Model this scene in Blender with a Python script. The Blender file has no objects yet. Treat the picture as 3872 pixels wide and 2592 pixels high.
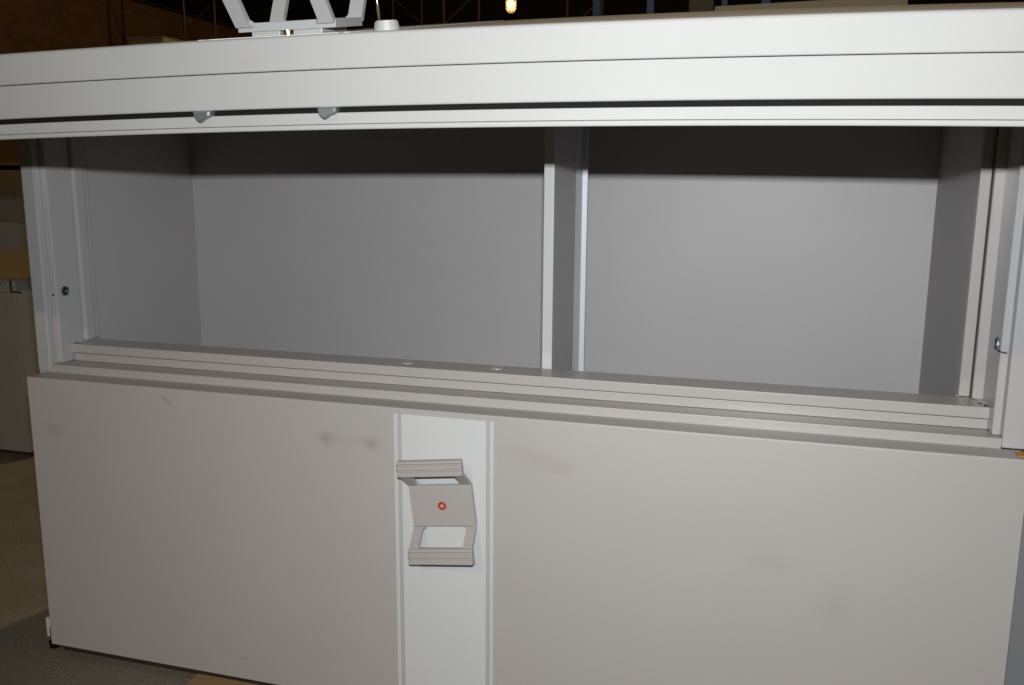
import bpy, bmesh, math, random
from mathutils import Vector, Matrix
random.seed(7)
S = bpy.context.scene
COL = S.collection
ZO = 0.992                      # eye height of the photographer above the floor

# ------------------------------------------------------------------ camera
cam = bpy.data.cameras.new('camera'); co = bpy.data.objects.new('camera', cam); COL.objects.link(co)
Rm = Matrix(((0.95967083, -0.05701296, 0.27528425),
             (0.28105598, 0.17270234, -0.94402407),
             (0.00627937, 0.98332264, 0.18176123)))
co.matrix_world = Matrix.Translation((0, -1.4, ZO)) @ Rm.to_4x4()
cam.sensor_width = 36.0; cam.lens = 31.45; cam.clip_start = 0.02; cam.clip_end = 200
S.camera = co
S.view_settings.view_transform = 'Standard'; S.view_settings.look = 'None'
S.view_settings.exposure = 0.0; S.view_settings.gamma = 1.0

# ------------------------------------------------------------------ world: unlit hall
w = bpy.data.worlds.new('World'); S.world = w; w.use_nodes = True
w.node_tree.nodes['Background'].inputs[0].default_value = (0.80, 0.90, 0.80, 1)
w.node_tree.nodes['Background'].inputs[1].default_value = 0.006

# ------------------------------------------------------------------ lamps
def lamp(name, kind, loc, energy, col, target=None, rot=None, **kw):
    l = bpy.data.lights.new(name, kind); l.energy = energy; l.color = col
    for k, v in kw.items(): setattr(l, k, v)
    o = bpy.data.objects.new(name, l); COL.objects.link(o); o.location = loc
    if rot is not None: o.rotation_euler = rot
    if target is not None: o.rotation_euler = (Vector(target) - Vector(loc)).to_track_quat('-Z', 'Y').to_euler()
    return o
# the camera's own flash, just above the lens
lamp('camera_flash', 'AREA', (0.002, -1.395, ZO + 0.091), 20.5, (0.96, 0.985, 1.0), target=(-0.26, 0.0, ZO - 0.34),
     shape='RECTANGLE', size=0.05, size_y=0.014, spread=math.radians(150))
# warm hall lamps: one behind the photographer, one high up beyond the cabinet
lamp('hall_lamp_behind', 'POINT', (-0.75, -5.6, ZO + 2.85), 235, (1.0, 0.75, 0.42), shadow_soft_size=0.06)
lamp('hall_lamp_beyond', 'POINT', (-0.15, 4.9, ZO + 5.6), 640, (1.0, 0.72, 0.40), shadow_soft_size=0.10)

# ------------------------------------------------------------------ materials
def newmat(name):
    m = bpy.data.materials.new(name); m.use_nodes = True
    return m, m.node_tree.nodes, m.node_tree.links, m.node_tree.nodes['Principled BSDF']
def paint(name, col, rough=0.42, grain=0.04, blotch=0.03, bump=0.05, scale=1.0, metal=0.0, spots=(), coat=0.0, spec=0.5):
    m, N, L, b = newmat(name)
    tc = N.new('ShaderNodeTexCoord')
    n1 = N.new('ShaderNodeTexNoise'); n1.inputs['Scale'].default_value = 900 * scale; n1.inputs['Detail'].default_value = 2
    n2 = N.new('ShaderNodeTexNoise'); n2.inputs['Scale'].default_value = 6 * scale; n2.inputs['Detail'].default_value = 5
    L.new(tc.outputs['Object'], n1.inputs['Vector']); L.new(tc.outputs['Object'], n2.inputs['Vector'])
    def madd(src, k, off):
        a = N.new('ShaderNodeMath'); a.operation = 'MULTIPLY_ADD'; L.new(src, a.inputs[0])
        a.inputs[1].default_value = k; a.inputs[2].default_value = off; return a.outputs[0]
    g = madd(n1.outputs['Fac'], grain * 2, 1 - grain); h = madd(n2.outputs['Fac'], blotch * 2, 1 - blotch)
    mu = N.new('ShaderNodeMath'); mu.operation = 'MULTIPLY'; L.new(g, mu.inputs[0]); L.new(h, mu.inputs[1])
    vm = N.new('ShaderNodeVectorMath'); vm.operation = 'SCALE'; vm.inputs[0].default_value = [c * (1 if metal > .5 else .56) for c in col]; L.new(mu.outputs[0], vm.inputs['Scale'])
    last = vm.outputs[0]
    for (sx, sz, rx, rz, ang, scol, amt) in spots:      # grubby marks on the sheet, fixed to the object
        mp = N.new('ShaderNodeMapping'); mp.vector_type = 'TEXTURE'
        mp.inputs['Location'].default_value = (sx, 0, sz); mp.inputs['Rotation'].default_value = (0, ang, 0)
        mp.inputs['Scale'].default_value = (rx, 3.0, rz)
        nn = N.new('ShaderNodeTexNoise'); nn.inputs['Scale'].default_value = 60; nn.inputs['Detail'].default_value = 4
        L.new(tc.outputs['Object'], nn.inputs['Vector']); L.new(tc.outputs['Object'], mp.inputs['Vector'])
        gr = N.new('ShaderNodeTexGradient'); gr.gradient_type = 'SPHERICAL'; L.new(mp.outputs[0], gr.inputs[0])
        mm = N.new('ShaderNodeMath'); mm.operation = 'MULTIPLY'; L.new(gr.outputs['Fac'], mm.inputs[0]); L.new(nn.outputs['Fac'], mm.inputs[1])
        m2 = N.new('ShaderNodeMath'); m2.operation = 'MULTIPLY'; m2.use_clamp = True; L.new(mm.outputs[0], m2.inputs[0]); m2.inputs[1].default_value = amt
        mx = N.new('ShaderNodeMix'); mx.data_type = 'RGBA'; L.new(m2.outputs[0], mx.inputs['Factor'])
        L.new(last, mx.inputs[6]); mx.inputs[7].default_value = (*[c * .56 for c in scol], 1); last = mx.outputs[2]
    L.new(last, b.inputs['Base Color'])
    b.inputs['Roughness'].default_value = rough; b.inputs['Metallic'].default_value = metal
    b.inputs['Specular IOR Level'].default_value = spec
    if coat: b.inputs['Coat Weight'].default_value = coat; b.inputs['Coat Roughness'].default_value = 0.12
    if bump:
        bp = N.new('ShaderNodeBump'); bp.inputs['Strength'].default_value = bump; bp.inputs['Distance'].default_value = 0.001
        L.new(n1.outputs['Fac'], bp.inputs['Height']); L.new(bp.outputs[0], b.inputs['Normal'])
    return m

GREY = (0.59, 0.56, 0.545)
STAIN = (0.30, 0.25, 0.19)
m_grey = paint('grey_powder_coat', GREY, rough=.34)
m_post = paint('grey_post_coat', (.62, .615, .62), rough=.24)
m_door = paint('grey_door_coat', GREY, spots=[
    (-1.092, ZO - .4198, .030, .005, 0.62, (.32, .28, .24), .9),
    (-1.359, ZO - .5032, .040, .022, 0, STAIN, .5),
    (-0.757, ZO - .4656, .016, .020, 0, STAIN, .8),
    (-0.722, ZO - .4640, .075, .014, 0, STAIN, .28),
    (-0.667, ZO - .4680, .026, .018, .3, STAIN, .7),
    (-0.362, ZO - .4660, .085, .022, .15, STAIN, .32),
    (-0.324, ZO - .4814, .030, .012, 0, STAIN, .35),
    (0.02, ZO - .60, .05, .03, 0, (.4, .38, .36), .35), (0.12, ZO - .66, .04, .05, .4, (.4, .38, .36), .35),
    (-0.95, ZO - .93, .010, .006, 0, (.3, .25, .2), .7)])
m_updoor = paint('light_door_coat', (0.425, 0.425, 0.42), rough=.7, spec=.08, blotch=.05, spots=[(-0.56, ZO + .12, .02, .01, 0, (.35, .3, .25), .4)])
m_inner = paint('cool_grey_interior_coat', (0.645, 0.618, 0.622), rough=0.5, blotch=.05)
m_white = paint('white_gloss_strip', (0.84, 0.86, 0.87), rough=0.22, grain=.015, blotch=.01, bump=.02, coat=.3)
m_rim = paint('pale_strip_rim', (0.80, 0.80, 0.79), rough=0.35, grain=.02)
m_groove = paint('grey_groove', (0.58, 0.58, 0.585), rough=0.5)
m_handle = paint('warm_grey_plastic', (0.56, 0.523, 0.50), rough=0.38, grain=.03)
m_whandle = paint('light_grey_plastic', (0.42, 0.42, 0.42), rough=0.35, grain=.03)
m_red = paint('red_print', (0.62, 0.025, 0.015), rough=0.4)
m_seam = paint('grey_seam', (.20, .20, .20), rough=.8, spec=.1)
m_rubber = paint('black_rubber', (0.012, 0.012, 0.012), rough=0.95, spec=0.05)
m_zinc = paint('zinc_casting', (0.26, 0.29, 0.30), rough=0.5, metal=0.9, blotch=.15)
m_galv = paint('galvanised_steel', (0.80, 0.85, 0.90), rough=0.45, metal=0.1, blotch=.06)
m_brass = paint('brass', (0.85, 0.70, 0.38), rough=0.2, metal=1.0)
m_dark = paint('dark_slot', (0.02, 0.018, 0.016), rough=0.7)
m_cream = paint('cream_socket_plastic', (0.62, 0.60, 0.58), rough=0.35)
m_orange = paint('orange_tape', (0.75, 0.30, 0.04), rough=0.6)
m_oldgrey = paint('old_grey_enamel', (0.42, 0.41, 0.36), rough=0.45, blotch=.10, grain=.08)
m_beige = paint('beige_board', (0.50, 0.42, 0.24), rough=0.6, blotch=.08)
m_top = paint('worn_beige_top', (0.27, 0.21, 0.11), rough=.7, blotch=.1)
m_beige2 = paint('pale_beige_board', (0.80, 0.70, 0.48), rough=.6)
m_cream2 = paint('cream_laminate', (0.52, 0.45, 0.30), rough=0.55)
m_brown = paint('brown_card', (0.36, 0.21, 0.09), rough=0.8, blotch=.15)
m_redsteel = paint('red_oxide_steel', (0.055, 0.014, 0.010), rough=0.6)
m_blue = paint('blue_rack_enamel', (0.04, 0.10, 0.30), rough=0.45)
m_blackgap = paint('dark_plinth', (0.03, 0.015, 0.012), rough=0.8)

def floor_mat():
    m, N, L, b = newmat('worn_concrete_floor')
    tc = N.new('ShaderNodeTexCoord')
    n1 = N.new('ShaderNodeTexNoise'); n1.inputs['Scale'].default_value = 4; n1.inputs['Detail'].default_value = 10; n1.inputs['Roughness'].default_value = .7
    n2 = N.new('ShaderNodeTexNoise'); n2.inputs['Scale'].default_value = 160; n2.inputs['Detail'].default_value = 4
    L.new(tc.outputs['Object'], n1.inputs[0]); L.new(tc.outputs['Object'], n2.inputs[0])
    r1 = N.new('ShaderNodeValToRGB'); r1.color_ramp.elements[0].color = (.130, .116, .086, 1); r1.color_ramp.elements[1].color = (.178, .158, .118, 1)
    r1.color_ramp.elements[0].position = .35; r1.color_ramp.elements[1].position = .7
    L.new(n1.outputs['Fac'], r1.inputs[0])
    r2 = N.new('ShaderNodeValToRGB'); r2.color_ramp.elements[0].color = (.62, .62, .62, 1); r2.color_ramp.elements[1].color = (1.1, 1.1, 1.1, 1)
    r2.color_ramp.elements[0].position = .3; r2.color_ramp.elements[1].position = .7
    L.new(n2.outputs['Fac'], r2.inputs[0])
    mx = N.new('ShaderNodeMix'); mx.data_type = 'RGBA'; mx.blend_type = 'MULTIPLY'; mx.inputs['Factor'].default_value = 1
    L.new(r1.outputs[0], mx.inputs[6]); L.new(r2.outputs[0], mx.inputs[7]); L.new(mx.outputs[2], b.inputs['Base Color'])
    b.inputs['Roughness'].default_value = .6
    bp = N.new('ShaderNodeBump'); bp.inputs['Strength'].default_value = .3; bp.inputs['Distance'].default_value = .002
    L.new(n2.outputs['Fac'], bp.inputs['Height']); L.new(bp.outputs[0], b.inputs['Normal'])
    return m
def osb_mat():
    m, N, L, b = newmat('oriented_strand_board')
    tc = N.new('ShaderNodeTexCoord')
    mp = N.new('ShaderNodeMapping'); mp.inputs['Scale'].default_value = (14, 9, 22); L.new(tc.outputs['Object'], mp.inputs[0])
    v = N.new('ShaderNodeTexVoronoi'); v.inputs['Scale'].default_value = 1.0; L.new(mp.outputs[0], v.inputs['Vector'])
    n = N.new('ShaderNodeTexNoise'); n.inputs['Scale'].default_value = 3; n.inputs['Detail'].default_value = 8; L.new(tc.outputs['Object'], n.inputs[0])
    r = N.new('ShaderNodeValToRGB'); r.color_ramp.elements[0].color = (.045, .020, .007, 1); r.color_ramp.elements[1].color = (.120, .058, .020, 1)
    mm = N.new('ShaderNodeMath'); mm.operation = 'MULTIPLY_ADD'; mm.inputs[1].default_value = .55
    L.new(v.outputs['Color'], mm.inputs[0]); L.new(n.outputs['Fac'], mm.inputs[2]); 
    m2 = N.new('ShaderNodeMath'); m2.operation = 'SUBTRACT'; m2.inputs[1].default_value = .25; L.new(mm.outputs[0], m2.inputs[0])
    L.new(m2.outputs[0], r.inputs[0]); L.new(r.outputs[0], b.inputs['Base Color']); b.inputs['Roughness'].default_value = .7
    return m
def emit(name, col, s):
    m, N, L, b = newmat(name); b.inputs['Base Color'].default_value = (1, .8, .5, 1)
    b.inputs['Emission Color'].default_value = (*col, 1); b.inputs['Emission Strength'].default_value = s
    return m
m_floor = floor_mat(); m_osb = osb_mat()

# ------------------------------------------------------------------ helpers
def link(name, me, mat, parent=None, kind=None, smooth=False):
    o = bpy.data.objects.new(name, me); COL.objects.link(o)
    if mat: me.materials.append(mat)
    if parent: o.parent = parent
    if kind: o['kind'] = kind
    if smooth:
        for p in me.polygons: p.use_smooth = True
    return o
def tag(o, label, cat, group=None):
    o['label'] = label; o['category'] = cat
    if group: o['group'] = group
    return o
def thing(name, label, cat, group=None):
    o = bpy.data.objects.new(name, None); COL.objects.link(o); o.empty_display_size = .1
    return tag(o, label, cat, group)
def bm_done(bm, name):
    bmesh.ops.recalc_face_normals(bm, faces=bm.faces)
    me = bpy.data.meshes.new(name); bm.to_mesh(me); bm.free(); return me
def add_box(bm, x0, x1, y0, y1, z0, z1, bev=0.0, seg=2, fn=None):
    b2 = bmesh.new()
    bmesh.ops.create_cube(b2, size=1.0)
    for v in b2.verts:
        v.co = Vector(((x0 + x1) / 2 + v.co.x * (x1 - x0), (y0 + y1) / 2 + v.co.y * (y1 - y0), (z0 + z1) / 2 + v.co.z * (z1 - z0)))
    if bev: bmesh.ops.bevel(b2, geom=b2.edges[:], offset=bev, segments=seg, profile=.5, affect='EDGES')
    if fn:
        for v in b2.verts: v.co = Vector(fn(*v.co))
    me = bpy.data.meshes.new('t'); b2.to_mesh(me); b2.free(); bm.from_mesh(me); bpy.data.meshes.remove(me)
def box(name, x0, x1, y0, y1, z0, z1, mat, parent=None, bev=0.0012, kind=None, zo=ZO):
    bm = bmesh.new(); add_box(bm, x0, x1, y0, y1, z0 + zo, z1 + zo, bev)
    return link(name, bm_done(bm, name), mat, parent, kind)
def round_poly(pts, rad, seg=3):
    n = len(pts); out = []
    for i in range(n):
        r = rad[i] if isinstance(rad, (list, tuple)) else rad
        p = Vector(pts[i]); a = Vector(pts[i - 1]); c = Vector(pts[(i + 1) % n])
        if r <= 0: out.append(tuple(p)); continue
        d1 = (a - p).normalized(); d2 = (c - p).normalized()
        s = p + d1 * r; e = p + d2 * r
        for k in range(seg + 1):
            t = k / seg
            out.append(tuple(s * (1 - t) ** 2 + p * 2 * t * (1 - t) + e * t ** 2))
    return out
def sweep(bm, prof, xs, fn):
    rings = []
    for x in xs:
        rings.append([bm.verts.new(fn(x, *p)) for p in prof])
    n = len(prof)
    for a, b in zip(rings[:-1], rings[1:]):
        for i in range(n): bm.faces.new((a[i], a[(i + 1) % n], b[(i + 1) % n], b[i]))
    bm.faces.new(rings[0]); bm.faces.new(rings[-1][::-1])
def cyl(bm, c, r0, r1, h, axis='Z', seg=24, bev=0):
    mat = {'Z': Matrix.Identity(4), 'Y': Matrix.Rotation(math.radians(90), 4, 'X'), 'X': Matrix.Rotation(math.radians(90), 4, 'Y')}[axis]
    bmesh.ops.create_cone(bm, cap_ends=True, segments=seg, radius1=r0, radius2=r1, depth=h, matrix=Matrix.Translation(c) @ mat)
def tube(bm, pts, r, seg=10):
    pts = [Vector(p) for p in pts]; rings = []
    for i, p in enumerate(pts):
        d = (pts[min(i + 1, len(pts) - 1)] - pts[max(i - 1, 0)]).normalized()
        u = d.orthogonal().normalized() if i == 0 else (u - d * u.dot(d)).normalized()
        v = d.cross(u)
        rings.append([bm.verts.new(p + (u * math.cos(2 * math.pi * k / seg) + v * math.sin(2 * math.pi * k / seg)) * r) for k in range(seg)])
    for a, b in zip(rings[:-1], rings[1:]):
        for i in range(seg): bm.faces.new((a[i], a[(i + 1) % seg], b[(i + 1) % seg], b[i]))
    bm.faces.new(rings[0]); bm.faces.new(rings[-1][::-1])
def ring_plate(bm, c, R, r, h, fn, seg=28):
    """flat ring, local (a,b,n) mapped by fn"""
    V = [[], [], [], []]
    for k in range(seg):
        a = 2 * math.pi * k / seg
        for j, (rr, hh) in enumerate(((R, 0), (R * .96, h), (r, h), (r, 0))):
            V[j].append(bm.verts.new(fn(c[0] + rr * math.cos(a), c[1] + rr * math.sin(a), c[2] + hh)))
    for j in range(4):
        for k in range(seg):
            bm.faces.new((V[j][k], V[j][(k + 1) % seg], V[(j + 1) % 4][(k + 1) % seg], V[(j + 1) % 4][k]))

# ------------------------------------------------------------------ setting
bm = bmesh.new(); add_box(bm, -30, 20, -12, 40, -0.1, 0)
link('floor', bm_done(bm, 'floor'), m_floor, None, 'structure')

# ------------------------------------------------------------------ the filing cabinet
cab = thing('filing_cabinet', 'wide light grey steel filing cabinet, upper flap door raised, lower door shut', 'filing cabinet')
Z0, ZB = -.3975, -.975
DL, DR = -1.4154, .3718
# body shell pieces
box('side_panel', -1.436, -1.4075, .055, .60, ZB, .187, m_inner, cab)
box('side_panel', .3025, .374, .186, .60, ZB, .187, m_inner, cab)
box('side_return', .3468, .374, .1105, .1855, ZB, .187, m_grey, cab)
box('back_panel', -1.4075, .3025, .56, .60, ZB, .187, m_inner, cab, bev=0)
box('top_panel', -1.436, .374, .07, .60, .1875, .205, m_grey, cab)
box('bottom_panel', -1.407, .302, .06, .559, ZB, -.955, m_grey, cab)
box('compartment_floor', -1.407, .3022, .166, .5595, -.475, -.455, m_inner, cab, bev=0)
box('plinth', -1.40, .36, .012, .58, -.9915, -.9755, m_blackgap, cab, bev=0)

# stepped frame posts either side of the opening
def post(sx):
    bm = bmesh.new()
    if sx < 0:
        add_box(bm, -1.4365, -1.4047, .052, .110, Z0 + .0005, .187, .0028)
        add_box(bm, -1.4052, -1.3902, .068, .1325, -.3818, .187, .0026)
    else:
        add_box(bm, .3457, .3775, .052, .110, Z0 + .0005, .187, .0028)
        add_box(bm, .334, .3463, .068, .150, -.3818, .187, .0026)
    for v in bm.verts: v.co.z += ZO
    return link('frame_post', bm_done(bm, 'frame_post'), m_post, cab)
pl = post(-1); pr = post(1)
box('rebate_strip', -1.4000, -1.3822, .1330, .1620, -.3455, .187, m_post, cab, bev=.004)
box('rebate_strip', .3190, .3360, .1505, .1640, -.3455, .187, m_grey, cab, bev=.0015)
box('gasket_lip', -1.4095, -1.3932, .1650, .1850, -.3460, .187, m_post, cab, bev=.003)
box('gasket_lip', .3015, .3178, .1650, .1850, -.3460, .187, m_grey, cab, bev=.0012)
box('seam_strip', .3179, .3189, .1530, .1850, -.3455, .187, m_seam, cab, bev=0)
# catch holes in the posts
def catch(x, y, z, s):
    bm = bmesh.new()
    ring_plate(bm, (0, 0, 0), .0105, .0085, .0018, lambda a, b, n: (x + s * n, y + a, z + ZO + b))
    o = link('catch_ring', bm_done(bm, 'catch_ring'), m_zinc, pl if s > 0 else pr)
    bm = bmesh.new(); cyl(bm, Vector((x + s * .0004, y, z + ZO)), .0085, .0085, .0008, 'X')
    o = link('catch_hole', bm_done(bm, 'catch_hole'), m_dark, pl if s > 0 else pr)
    bm = bmesh.new(); cyl(bm, Vector((x + s * .002, y + .003 * s, z + ZO - .001)), .0042, .0030, .004, 'X')
    link('catch_pin', bm_done(bm, 'catch_pin'), m_zinc, pl if s > 0 else pr)
catch(-1.3902, .0915, -.235, 1)
catch(.334, .094, -.245, -1)
bm = bmesh.new(); cyl(bm, Vector((-1.3975, .0676, -.241 + ZO)), .0022, .0022, .001, 'Y', 12)
link('rivet', bm_done(bm, 'rivet'), m_dark, pl)
bm = bmesh.new(); tube(bm, [(.3335, .078, -.252 + ZO), (.332, .071, -.2525 + ZO), (.3385, .067, -.2535 + ZO), (.343, .0668, -.254 + ZO)], .0011, 6)
link('catch_spring', bm_done(bm, 'catch_spring'), m_dark, pr)

# crossbar between the two compartments
cb = box('crossbar', -1.4000, .3425, .0975, .1654, -.3645, -.3464, m_grey, cab, bev=.0014)
box('crossbar_step', -1.3865, .3345, .1004, .1640, -.3820, -.3660, m_grey, cab, bev=.001)
for x in (-1.399, .3225):
    box('end_bracket', x, x + .019, .128, .1652, -.3462, -.3450, m_grey, cb, bev=.0003)
for x, y in ((-1.386, .108), (.3305, .108), (.3255, .124)):
    bm = bmesh.new(); cyl(bm, Vector((x, y, -.3459 + ZO)), .0028, .0028, .0012, 'Z', 14)
    link('screw_hole', bm_done(bm, 'screw_hole'), m_dark, cb)
for x, y in ((-.6525, .135), (-.4775, .139)):
    bm = bmesh.new()
    ring_plate(bm, (0, 0, 0), .0118, .0092, .0014, lambda a, b, n: (x + a, y + b * .9, -.3464 + ZO + n))
    so = link('latch_socket', bm_done(bm, 'latch_socket'), m_cream, cb)
    bm = bmesh.new(); cyl(bm, Vector((x, y, -.3461 + ZO)), .0092, .0092, .0008, 'Z', 24)
    link('socket_cup', bm_done(bm, 'socket_cup'), m_groove, so)
    bm = bmesh.new(); add_box(bm, x - .0036, x + .0044, y - .0035, y + .0025, -.3460 + ZO, -.3450 + ZO, .0004, 1)
    link('socket_slot', bm_done(bm, 'socket_slot'), m_dark, so)

# inner frame step behind the lower door
box('frame_step', -1.4047, .3457, .0525, .1002, -.44, -.3821, m_grey, cab, bev=.0012)

# divider
dv = box('divider_panel', -.3985, -.3825, .1760, .450, -.4545, .187, m_inner, cab, bev=0)
box('edge_strip', -.4005, -.3815, .1700, .1758, -.4540, .187, m_rim, dv, bev=.0016)
bm = bmesh.new()
prof = round_poly([(-.3822, .352), (-.3742, .3775), (-.3640, .3785), (-.3640, .3815), (-.3822, .3815)], [.0, .0012, .0004, .0004, 0], 3)
b0, b1 = [], []
vs0 = [bm.verts.new((x, y, -.4540 + ZO)) for x, y in prof]; vs1 = [bm.verts.new((x, y, .187 + ZO)) for x, y in prof]
for i in range(len(prof)): bm.faces.new((vs0[i], vs0[(i + 1) % len(prof)], vs1[(i + 1) % len(prof)], vs1[i]))
bm.faces.new(vs0); bm.faces.new(vs1[::-1])
link('shelf_track', bm_done(bm, 'shelf_track'), m_galv, dv)

# ---- lower door
bm = bmesh.new()
prof = round_poly([(0, ZB), (.0515, ZB), (.0515, Z0), (0, Z0)], [.002, .001, .001, .003], 4)
sweep(bm, prof, [DL, DL + .0015, DR - .0015, DR], lambda x, y, z: (x, y, z + ZO))
ld = link('lower_door', bm_done(bm, 'lower_door'), m_door, cab)
# white central strip: rims, grooves, panel
x0, x1 = -.6229, -.4385
zt = -.4075
box('strip_rim', x0, x0 + .0072, -.0032, .001, ZB + .001, zt, m_rim, ld, bev=.0006)
box('strip_rim', x1 - .0072, x1, -.0032, .001, ZB + .001, zt, m_rim, ld, bev=.0006)
box('strip_groove', x0 + .0072, x0 + .0142, -.0012, .001, ZB + .001, zt, m_groove, ld, bev=0)
box('strip_groove', x1 - .0142, x1 - .0072, -.0012, .001, ZB + .001, zt, m_groove, ld, bev=0)
box('strip_panel', x0 + .0142, x1 - .0142, -.0026, .001, ZB + .001, zt, m_white, ld, bev=.0004)
box('foot_bracket', -1.4445, -1.4290, .0180, .0240, ZB + .004, -.929, m_rim, ld, bev=.0006)
bm = bmesh.new(); tube(bm, [(-1.4275, .012, ZO - .945), (-1.4262, .011, ZO - .958), (-1.4272, .012, ZO - .968), (-1.4215, .010, ZO - .975)], .0021, 8)
link('hinge_pin', bm_done(bm, 'hinge_pin'), m_dark, ld)
bm = bmesh.new(); cyl(bm, Vector((-1.425, .018, ZO - .9845)), .011, .012, .014, 'Z', 20)
link('foot_pad', bm_done(bm, 'foot_pad'), m_rubber, cab)

# ---- handles
def make_handle(name, mat, fn, emblem_mat):
    """local: a across, v up along the door, n outward"""
    bm = bmesh.new()
    def F(x, y, z): return fn(x, z, -y)      # build in (x, -n, v)
    hw = .058
    def slab(v0, n0, v1, n1, xa, xb, th=.006, bev=.0012):
        # thin strip whose outer face runs from (v0,n0) to (v1,n1)
        d = Vector((v1 - v0, n1 - n0)).normalized(); nn = Vector((-d.y, d.x))
        if nn.y < 0: nn = -nn
        b2 = bmesh.new(); P = [(v0, n0), (v1, n1), (v1 - nn.x * th, n1 - nn.y * th), (v0 - nn.x * th, n0 - nn.y * th)]
        P = round_poly(P, .0008, 2)
        A = [b2.verts.new(fn(xa, v, n)) for v, n in P]; B = [b2.verts.new(fn(xb, v, n)) for v, n in P]
        for i in range(len(P)): b2.faces.new((A[i], A[(i + 1) % len(P)], B[(i + 1) % len(P)], B[i]))
        b2.faces.new(A); b2.faces.new(B[::-1])
        me = bpy.data.meshes.new('t'); b2.to_mesh(me); b2.free(); bm.from_mesh(me); bpy.data.meshes.remove(me)
    LW = .017
    slab(-.0370, .0115, .0375, .0115, -hw, hw, .0075)                       # plate
    for a0, a1 in ((-hw, -hw + LW), (hw - LW, hw)):
        slab(.0372, .0115, .0660, .0450, a0, a1)                     # upper legs
        slab(-.0660, .0450, -.0370, .0115, a0, a1)                   # lower legs
    # gussets in the window corners
    for s in (-1, 1):
        for q in (-1, 1):
            c = Vector((s * (hw - LW), q * .0375, .0112)); e = Vector((0, q * .0288, .0295)).normalized()
            b2 = bmesh.new(); up = Vector((0, -e.z * q, e.y * q)); up = up if up.z > 0 else -up
            tri = [c, c + Vector((-s * .0045, 0, 0)), c + e * .0045]
            A = [b2.verts.new(fn(t.x, t.y, t.z)) for t in tri]; B = [b2.verts.new(fn(*(t - up * .005))) for t in tri]
            for i in range(3): b2.faces.new((A[i], A[(i + 1) % 3], B[(i + 1) % 3], B[i]))
            b2.faces.new(A); b2.faces.new(B[::-1]); me = bpy.data.meshes.new('t'); b2.to_mesh(me); b2.free(); bm.from_mesh(me); bpy.data.meshes.remove(me)
    # ribbed grip bars
    for vb in (.0645, -.0925):
        P = [(vb, 0.0380), (vb, 0.0490), (vb + .0010, 0.0502), (vb + .0082, 0.0502), (vb + .0090, 0.0490), (vb + .0094, 0.0472), (vb + .0112, 0.0472), (vb + .0118, 0.0486), (vb + .0128, 0.0496),
             (vb + .0186, 0.0496), (vb + .0194, 0.0484), (vb + .0198, 0.0466), (vb + .0212, 0.0466), (vb + .0220, 0.0478), (vb + .0230, 0.0486), (vb + .0265, 0.0480), (vb + .0275, 0.0465), (vb + .0275, 0.0380)]
        A = []; b2 = bmesh.new(); P = round_poly(P, .0002, 2)
        xs = [-hw - .0008, -hw + .0004, hw - .0004, hw + .0008]; sc = [.93, 1, 1, .93]
        cv = vb + .01375; cn = .044; R = []
        for x, k in zip(xs, sc): R.append([b2.verts.new(fn(x, cv + (v - cv) * k, cn + (n - cn) * k)) for v, n in P])
        for a, b in zip(R[:-1], R[1:]):
            for i in range(len(P)): b2.faces.new((a[i], a[(i + 1) % len(P)], b[(i + 1) % len(P)], b[i]))
        b2.faces.new(R[0]); b2.faces.new(R[-1][::-1])
        me = bpy.data.meshes.new('t'); b2.to_mesh(me); b2.free(); bm.from_mesh(me); bpy.data.meshes.remove(me)
    h = link(name, bm_done(bm, name), mat, cab)
    # mounting block between plate and door
    bm = bmesh.new(); add_box(bm, -.044, -.010, -.0042, .0, -.034, .034, .0006, fn=lambda x, y, z: fn(x, z, -y))
    add_box(bm, .006, .040, -.0042, .0, -.034, .034, .0006, fn=lambda x, y, z: fn(x, z, -y))
    link('mounting_block', bm_done(bm, 'mounting_block'), mat, h)
    bm = bmesh.new(); b2 = bmesh.new()
    cyl(bm, Vector((0, 0, .0021)), .0050, .0050, .0040, 'Z', 20)
    for v in bm.verts: v.co = Vector(fn(v.co.x - .002, v.co.y - .031, v.co.z))
    link('bolt', bm_done(bm, 'bolt'), m_brass, h)
    if emblem_mat:
        bm = bmesh.new()
        gaps = [75, 3, -62, -142, 145]; R_, r_ = .0084, .0029
        gaps = sorted([g % 360 for g in gaps])
        for i in range(5):
            a0 = gaps[i]; a1 = gaps[(i + 1) % 5] + (360 if i == 4 else 0)
            A0, A1 = math.radians(a0 + 3), math.radians(a1 - 3); M = (A0 + A1) / 2
            i0, i1 = math.radians(a0 + 8), math.radians(a1 - 8)
            poly = [(R_, A0), (R_ * .90, M), (R_, A1), (r_ * 1.12, i1), (r_ * .95, M), (r_ * 1.12, i0)]
            top = [bm.verts.new(fn(r * math.cos(a), r * math.sin(a), .0119)) for r, a in poly]
            bot = [bm.verts.new(fn(r * math.cos(a), r * math.sin(a), .0113)) for r, a in poly]
            bm.faces.new(top)
            for k in range(6): bm.faces.new((top[k], top[(k + 1) % 6], bot[(k + 1) % 6], bot[k]))
        link('emblem', bm_done(bm, 'emblem'), emblem_mat, h)['label'] = 'red five petalled ring printed on the grey handle plate'
    return h
ang = math.radians(7.0); ca, sa = math.cos(ang), math.sin(ang)
def fn_low(a, v, n): return (-.5289 + a * ca - v * sa, -.0030 - n, ZO - .5630 + a * sa + v * ca)
h1 = make_handle('handle', m_handle, fn_low, m_red)
h1['label'] = 'warm grey handle slightly skewed on the white strip of the lower door'

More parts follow.
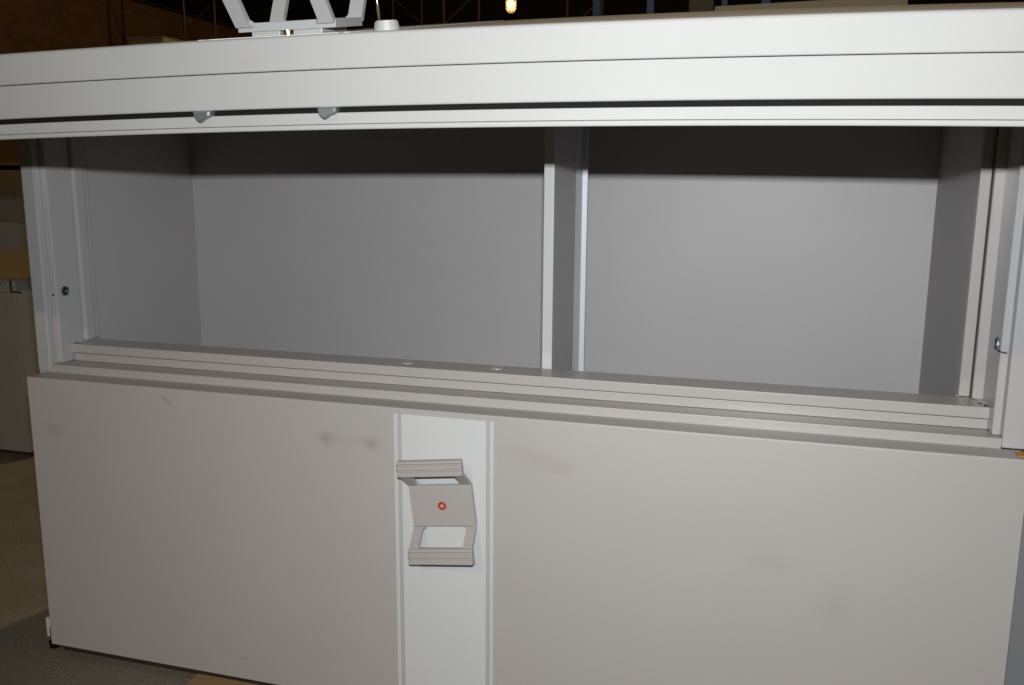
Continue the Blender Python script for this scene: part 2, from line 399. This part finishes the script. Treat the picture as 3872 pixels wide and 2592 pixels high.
# ---- raised upper door
AL = math.radians(10.2); cA, sA = math.cos(AL), math.sin(AL)
OY, OZ = -.52, .1432
def bow(x):
    d = max(x, -1.05) + .30
    z = -.0143 * d * d + .0036 - .0062 * (d - .20) ** 2
    if x < -1.05: z += .024 * (x + 1.05)
    return z
def up(x, u, t):      # u from free edge towards the hinge, t inward from the outer skin
    return (x, OY + u * cA + t * sA, ZO + OZ + u * sA - t * cA + bow(x))
xs = [DL + (DR - DL) * i / 40 for i in range(41)]
UL = .585
def slabu(name, u0, u1, t0, t1, rad, mat, parent, xa=DL, xb=DR):
    bm = bmesh.new(); X = [xa + (xb - xa) * i / 40 for i in range(41)]
    sweep(bm, round_poly([(u0, t0), (u1, t0), (u1, t1), (u0, t1)], rad, 4), X, up)
    return link(name, bm_done(bm, name), mat, parent)
ud = slabu('upper_door', 0, UL, 0, .0355, [.0055, .003, .001, .0022], m_updoor, cab)
slabu('inner_slab', .0020, UL - .02, .0362, .0748, [.0012, .001, .001, .0028], m_updoor, ud, DL + .012, DR - .012)
slabu('seam', .0045, UL - .03, .0350, .0368, 0, m_rubber, ud, DL + .014, DR - .014)
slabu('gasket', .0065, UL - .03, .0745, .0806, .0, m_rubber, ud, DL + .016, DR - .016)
slabu('door_lip', .0030, UL - .03, .0807, .0925, [.0006, .001, .0, .0008], m_updoor, ud, DL + .018, DR - .018)
slabu('lip_hem', .0012, .020, .0928, .0985, [.0020, .001, .001, .0024], m_updoor, ud, DL + .018, DR - .018)
slabu('inner_liner', .0200, UL - .03, .0925, .0965, 0, m_updoor, ud, DL + .020, DR - .020)
slabu('upper_strip', .012, UL - .01, -.0006, .001, 0, m_white, ud, -.6087, -.4527)
slabu('strip_rim', .012, UL - .01, -.0006, .001, 0, m_rim, ud, -.6229, -.6157)
slabu('strip_rim', .012, UL - .01, -.0006, .001, 0, m_rim, ud, -.4457, -.4385)
# hooks hanging from the slot
for hx in (-.6235, -.4685):
    bm = bmesh.new()
    out = [(-.0115, .0745), (.0135, .0745), (.0130, .0790), (.0110, .0822), (.0066, .0834), (.0020, .0852), (-.0018, .0878), (-.0050, .0876), (-.0086, .0848), (-.0110, .0805)]
    out = [(a * .86, .0745 + (t - .0745) * .88) for a, t in out]
    L1 = [bm.verts.new(up(hx + a, -.0035, t)) for a, t in out]
    L0 = [bm.verts.new(up(hx + a * .82, -.0055, .0790 + (t - .0790) * .78)) for a, t in out]
    L2 = [bm.verts.new(up(hx + a, .0105, t)) for a, t in out]
    n = len(out)
    for A, B in ((L0, L1), (L1, L2)):
        for i in range(n): bm.faces.new((A[i], A[(i + 1) % n], B[(i + 1) % n], B[i]))
    bm.faces.new(L0); bm.faces.new(L2[::-1])
    hk = link('latch_hook', bm_done(bm, 'latch_hook'), m_zinc, ud)
def fn_up(a, v, n):
    b = math.radians(3.0)
    return up(-.5255 + a * math.cos(b) - v * math.sin(b), .069 + a * math.sin(b) + v * math.cos(b), -.0006 - n * 1.25)
h2 = make_handle('handle', m_whandle, fn_up, None)
h2['label'] = 'pale handle standing on top of the raised upper door'
# round lock rosette with its key
bm = bmesh.new(); cyl(bm, Vector((0, 0, .0050)), .0140, .0120, .0100, 'Z', 32)
bmesh.ops.bevel(bm, geom=[e for e in bm.edges if all(v.co.z > .009 for v in e.verts)], offset=.0012, segments=2, affect='EDGES')
for v in bm.verts: v.co = Vector(up(-.4045 + v.co.x, .030 + v.co.y, -v.co.z))
rs = link('lock_rosette', bm_done(bm, 'lock_rosette'), m_whandle, cab, smooth=False)
bm = bmesh.new(); tube(bm, [up(-.4150, .036, -.010), up(-.4155, .036, -.030), up(-.4185, .036, -.045), up(-.4195, .036, -.058)], .0014, 10)
link('key', bm_done(bm, 'key'), m_brass, rs, smooth=True)
# stay arms that carry the raised door
for x in (-1.400, .350):
    box('stay_arm', x, x + .006, .02, .30, .118, .134, m_zinc, cab, bev=.001)

# ------------------------------------------------------------------ things around
t = box('orange_tag', .3600, .3900, .012, .036, Z0 + .0006, Z0 + .0022, m_orange, None, bev=.0004)
tag(t, 'scrap of orange tape lying on the ledge at the right end of the lower door', 'tape')
bm = bmesh.new()
add_box(bm, -1.056, -.62, -.30, -.003, .0, .0135, .001)
t = link('plywood_sheet', bm_done(bm, 'plywood_sheet'), m_brown); tag(t, 'brown plywood sheet lying on the floor against the lower door', 'board')

nb = thing('neighbouring_cabinet', 'bluish grey cabinet standing close against the right side of the open filing cabinet', 'cabinet')
box('body', .3810, 1.30, .060, .60, -.985, .10, paint('blue_grey_coat', (.26, .275, .30)), nb, bev=.003)
box('door', .3840, 1.29, .045, .0595, -.965, .08, paint('blue_grey_door_coat', (.27, .285, .31)), nb, bev=.003)

# old grey enamel cabinet at the left
oc = thing('metal_cupboard', 'old grey enamel cupboard with a beige top standing at the left edge', 'cupboard')
box('body', -3.40, -2.487, 1.045, 1.95, -.972, -.356, m_oldgrey, oc, bev=.004)
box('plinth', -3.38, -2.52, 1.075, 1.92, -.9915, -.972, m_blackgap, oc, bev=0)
box('corner_post', -2.524, -2.484, 1.0405, 1.0448, -.965, -.40, m_oldgrey, oc, bev=.001)
box('top_board', -3.41, -2.47, 1.035, 1.96, -.3555, -.345, m_top, oc, bev=.001)
hp = box('hinge_plate', -2.585, -2.508, 1.0385, 1.0448, -.400, -.362, m_oldgrey, oc, bev=.0006)
for x in (-2.560, -2.540):
    bm = bmesh.new(); cyl(bm, Vector((x, 1.038, -.372 + ZO)), .0028, .0028, .001, 'Y', 10); link('screw', bm_done(bm, 'screw'), m_dark, hp)
bm = bmesh.new(); bmesh.ops.create_uvsphere(bm, u_segments=16, v_segments=10, radius=.014, matrix=Matrix.Translation((-2.602, 1.035, -.373 + ZO)))
link('knob', bm_done(bm, 'knob'), m_cream2, oc, smooth=True)
bm = bmesh.new(); add_box(bm, -2.500, -2.496, 1.0375, 1.0403, -.400 + ZO, -.357 + ZO); add_box(bm, -2.4955, -2.455, 1.0375, 1.0403, -.400 + ZO, -.395 + ZO)
link('bracket', bm_done(bm, 'bracket'), m_dark, oc)

# cream panelled crate and shelving far left
ct = thing('panelled_chest', 'cream panelled chest standing behind the beige topped cupboard', 'chest')
box('body', -5.05, -3.55, 2.62, 3.3, -.99, .02, m_cream2, ct, bev=.003)
box('upper_panel', -4.30, -4.02, 2.612, 2.6195, -.255, -.10, m_oldgrey, ct, bev=.002)
box('upper_panel', -4.58, -4.34, 2.612, 2.6195, -.255, -.10, m_oldgrey, ct, bev=.002)
box('lower_panel', -4.30, -3.90, 2.612, 2.6195, -.430, -.265, m_cream, ct, bev=.002)
ct.location.z = 0
sh = thing('storage_shelf', 'dark wooden shelf unit with a pale front edge at the far left', 'shelf')
box('shelf_board', -8.6, -6.9, 5.98, 6.5, .085, .112, m_cream2, sh, bev=.002)
box('back_panel', -8.6, -6.9, 6.51, 6.54, -.99, 1.0, m_osb, sh, bev=0)
box('upright', -6.93, -6.89, 5.99, 6.5, -.99, 1.0, m_dark, sh, bev=.002)
t = box('cardboard_box', -8.4, -7.02, 6.02, 6.48, .1125, .62, m_brown, None, bev=.004)
tag(t, 'brown cardboard box on the pale edged shelf at the far left', 'box')
bx = thing('beige_carton', 'small beige carton seen just above the raised door at the left', 'carton')
box('body', -5.93, -5.54, 6.0, 6.35, .80, 1.255, m_beige, bx, bev=.004)
box('lid', -5.935, -5.535, 5.99, 6.355, 1.2555, 1.262, m_beige, bx, bev=.001)
st = thing('carton_stand', 'dark steel stand that carries the beige carton at the left', 'stand')
box('top_plate', -5.98, -5.50, 5.98, 6.38, .78, .7985, m_dark, st)
for x in (-5.96, -5.54):
    for y in (6.0, 6.34): box('leg', x, x + .03, y, y + .03, -.9915, .7795, m_dark, st)

# beige cupboard beyond the raised door at the right
bc = thing('beige_cupboard', 'tall beige cupboard with a mitred frame rising behind the raised door', 'cupboard')
box('body', -.320, .490, 3.012, 3.45, -.99, .772, m_beige2, bc, bev=.001)
def mitre(pts, name):
    bm = bmesh.new(); A = [bm.verts.new((x, 3.0, z + ZO)) for x, z in pts]; B = [bm.verts.new((x, 3.0115, z + ZO)) for x, z in pts]
    for i in range(4): bm.faces.new((A[i], A[(i + 1) % 4], B[(i + 1) % 4], B[i]))
    bm.faces.new(A); bm.faces.new(B[::-1]); link(name, bm_done(bm, name), m_beige2, bc)
mitre([(-.323, .776), (.493, .785), (.458, .7395), (-.286, .7310)], 'top_rail')
mitre([(-.324, .7735), (-.2885, .7295), (-.2885, -.9), (-.324, -.9)], 'stile')
mitre([(.4945, .7825), (.4605, .7375), (.4605, -.9), (.4945, -.9)], 'stile')
# dark grey locker and blue racking uprights
t = box('dark_locker', -.745, -.555, 6.0, 6.4, -.99, 1.75, paint('dark_green_grey', (.045, .048, .035)), None, bev=.004)
tag(t, 'dark grey green locker standing between blue rack posts', 'locker')
for i, (x0, x1, y) in enumerate(((-1.504, -1.444, 6.0), (-1.36, -1.29, 8.0), (-.497, -.452, 6.0), (-.200, -.135, 6.0))):
    r = thing('rack_upright', ['blue steel rack upright right of the caged lamp', 'faint far blue rack upright between the lamp and the locker',
              'blue steel rack upright just right of the dark locker', 'blue steel rack upright farthest right, above the beige cupboard'][i], 'rack upright', 'blue rack uprights')
    box('post', x0, x1, y, y + .06, -.98, 2.6, m_blue, r, bev=.002)
    box('base_plate', x0 - .02, x1 + .02, y - .02, y + .08, -.9915, -.9805, m_blue, r, bev=.001)

# board wall and back of the hall
def slabwall(name, pts, th, mat, lab, cat):
    bm = bmesh.new(); A = [bm.verts.new(p) for p in pts]; B = [bm.verts.new((p[0] - th, p[1], p[2])) for p in pts]
    n = len(pts)
    for i in range(n): bm.faces.new((A[i], A[(i + 1) % n], B[(i + 1) % n], B[i]))
    bm.faces.new(A); bm.faces.new(B[::-1]); return link(name, bm_done(bm, name), mat)
ow = slabwall('board_wall', [(-8.8, 2, 0), (-8.8, 18, 0), (-8.8, 18, ZO + 2.40), (-8.8, 2, ZO + 2.40)], .04, m_osb, '', '')
tag(ow, 'brown strand board partition receding behind the cabinet at the left', 'wall')
box('batten', -8.799, -8.76, 2, 18, 2.40, 2.43, m_dark, ow, bev=0)
bm = bmesh.new(); add_box(bm, -30, 20, 22, 22.2, 0, 9)
link('back_wall', bm_done(bm, 'back_wall'), paint('dark_hall_wall', (.030, .016, .010), rough=.9), None, 'structure')
bm = bmesh.new(); add_box(bm, -30, 20, -12, 22, 9.0, 9.2)
link('roof', bm_done(bm, 'roof'), paint('dark_roof', (.03, .02, .015), rough=.9), None, 'structure')

def truss(x, y, lab):
    r = thing('lattice_column', lab, 'steel column', 'red steel lattice columns')
    for dx in (0, .42):
        bm = bmesh.new(); tube(bm, [(x + dx, y, 0), (x + dx, y, 5)], .016, 6); link('chord', bm_done(bm, 'chord'), m_redsteel, r)
    n = 14
    for i in range(n):
        z = 1.0 + i * .34; a, b = (0, .42) if i % 2 else (.42, 0)
        bm = bmesh.new(); tube(bm, [(x + a, y + .02, z), (x + b, y + .02, z + .34)], .011, 6); link('brace', bm_done(bm, 'brace'), m_redsteel, r)
truss(-6.95, 8.3, 'red steel lattice column in front of the board wall, left of the pale handle')
truss(-5.20, 10.5, 'red steel lattice column just right of the pale handle')
truss(-3.75, 8.6, 'red steel lattice column just left of the caged lamp')
truss(-2.50, 9.4, 'red steel lattice column just right of the caged lamp')

# caged lamp that is lit
lp = thing('caged_lamp', 'lit bulkhead lamp glowing in a wire cage above the raised door', 'lamp')
lx, ly, lz = -3.07, 9.0, ZO + 1.955
bm = bmesh.new(); bmesh.ops.create_uvsphere(bm, u_segments=20, v_segments=14, radius=.038, matrix=Matrix.Translation((lx, ly, lz)) @ Matrix.Diagonal((1, 1, 1.7, 1)))
link('bulb', bm_done(bm, 'bulb'), emit('lit_bulb', (1.0, .62, .22), 9), lp, smooth=True)
g, N, L, b = newmat('lamp_glass'); b.inputs['Transmission Weight'].default_value = 1; b.inputs['Roughness'].default_value = .25; b.inputs['IOR'].default_value = 1.1
b.inputs['Base Color'].default_value = (1, .8, .45, 1); b.inputs['Emission Color'].default_value = (1, .45, .08, 1); b.inputs['Emission Strength'].default_value = .5
bm = bmesh.new()
pr_ = [(.001, -.088), (.022, -.083), (.040, -.066), (.050, -.04), (.052, 0), (.052, .09)]
R = [[bm.verts.new((lx + r * math.cos(2 * math.pi * k / 20), ly + r * math.sin(2 * math.pi * k / 20), lz + z)) for k in range(20)] for r, z in pr_]
for a, c in zip(R[:-1], R[1:]):
    for i in range(20): bm.faces.new((a[i], a[(i + 1) % 20], c[(i + 1) % 20], c[i]))
link('glass_dome', bm_done(bm, 'glass_dome'), g, lp, smooth=True)
for k in range(4):
    a = math.pi / 4 * k; bm = bmesh.new()
    pts = []
    for q in range(13):
        th = math.pi * q / 12; rr = .062 * math.cos(th); zz = -.100 * math.sin(th) ** .8 if 0 < q < 12 else 0
        pts.append((lx + rr * math.cos(a), ly + rr * math.sin(a), lz + zz))
    pts = [(pts[0][0], pts[0][1], lz + .1)] + pts + [(pts[-1][0], pts[-1][1], lz + .1)]
    tube(bm, pts, .0035, 6); link('cage_wire', bm_done(bm, 'cage_wire'), m_galv, lp)
for z in (-.035, .035):
    bm = bmesh.new(); tube(bm, [(lx + .063 * math.cos(2 * math.pi * k / 24), ly + .063 * math.sin(2 * math.pi * k / 24), lz + z) for k in range(25)], .0035, 6)
    link('cage_ring', bm_done(bm, 'cage_ring'), m_galv, lp)
bm = bmesh.new(); cyl(bm, Vector((lx, ly, lz + .14)), .066, .05, .08); link('lamp_base', bm_done(bm, 'lamp_base'), m_dark, lp)
bm = bmesh.new(); tube(bm, [(lx, ly, lz + .17), (lx, ly, 8.99)], .006, 6); link('cable', bm_done(bm, 'cable'), m_dark, lp)

S.render.engine = 'CYCLES'
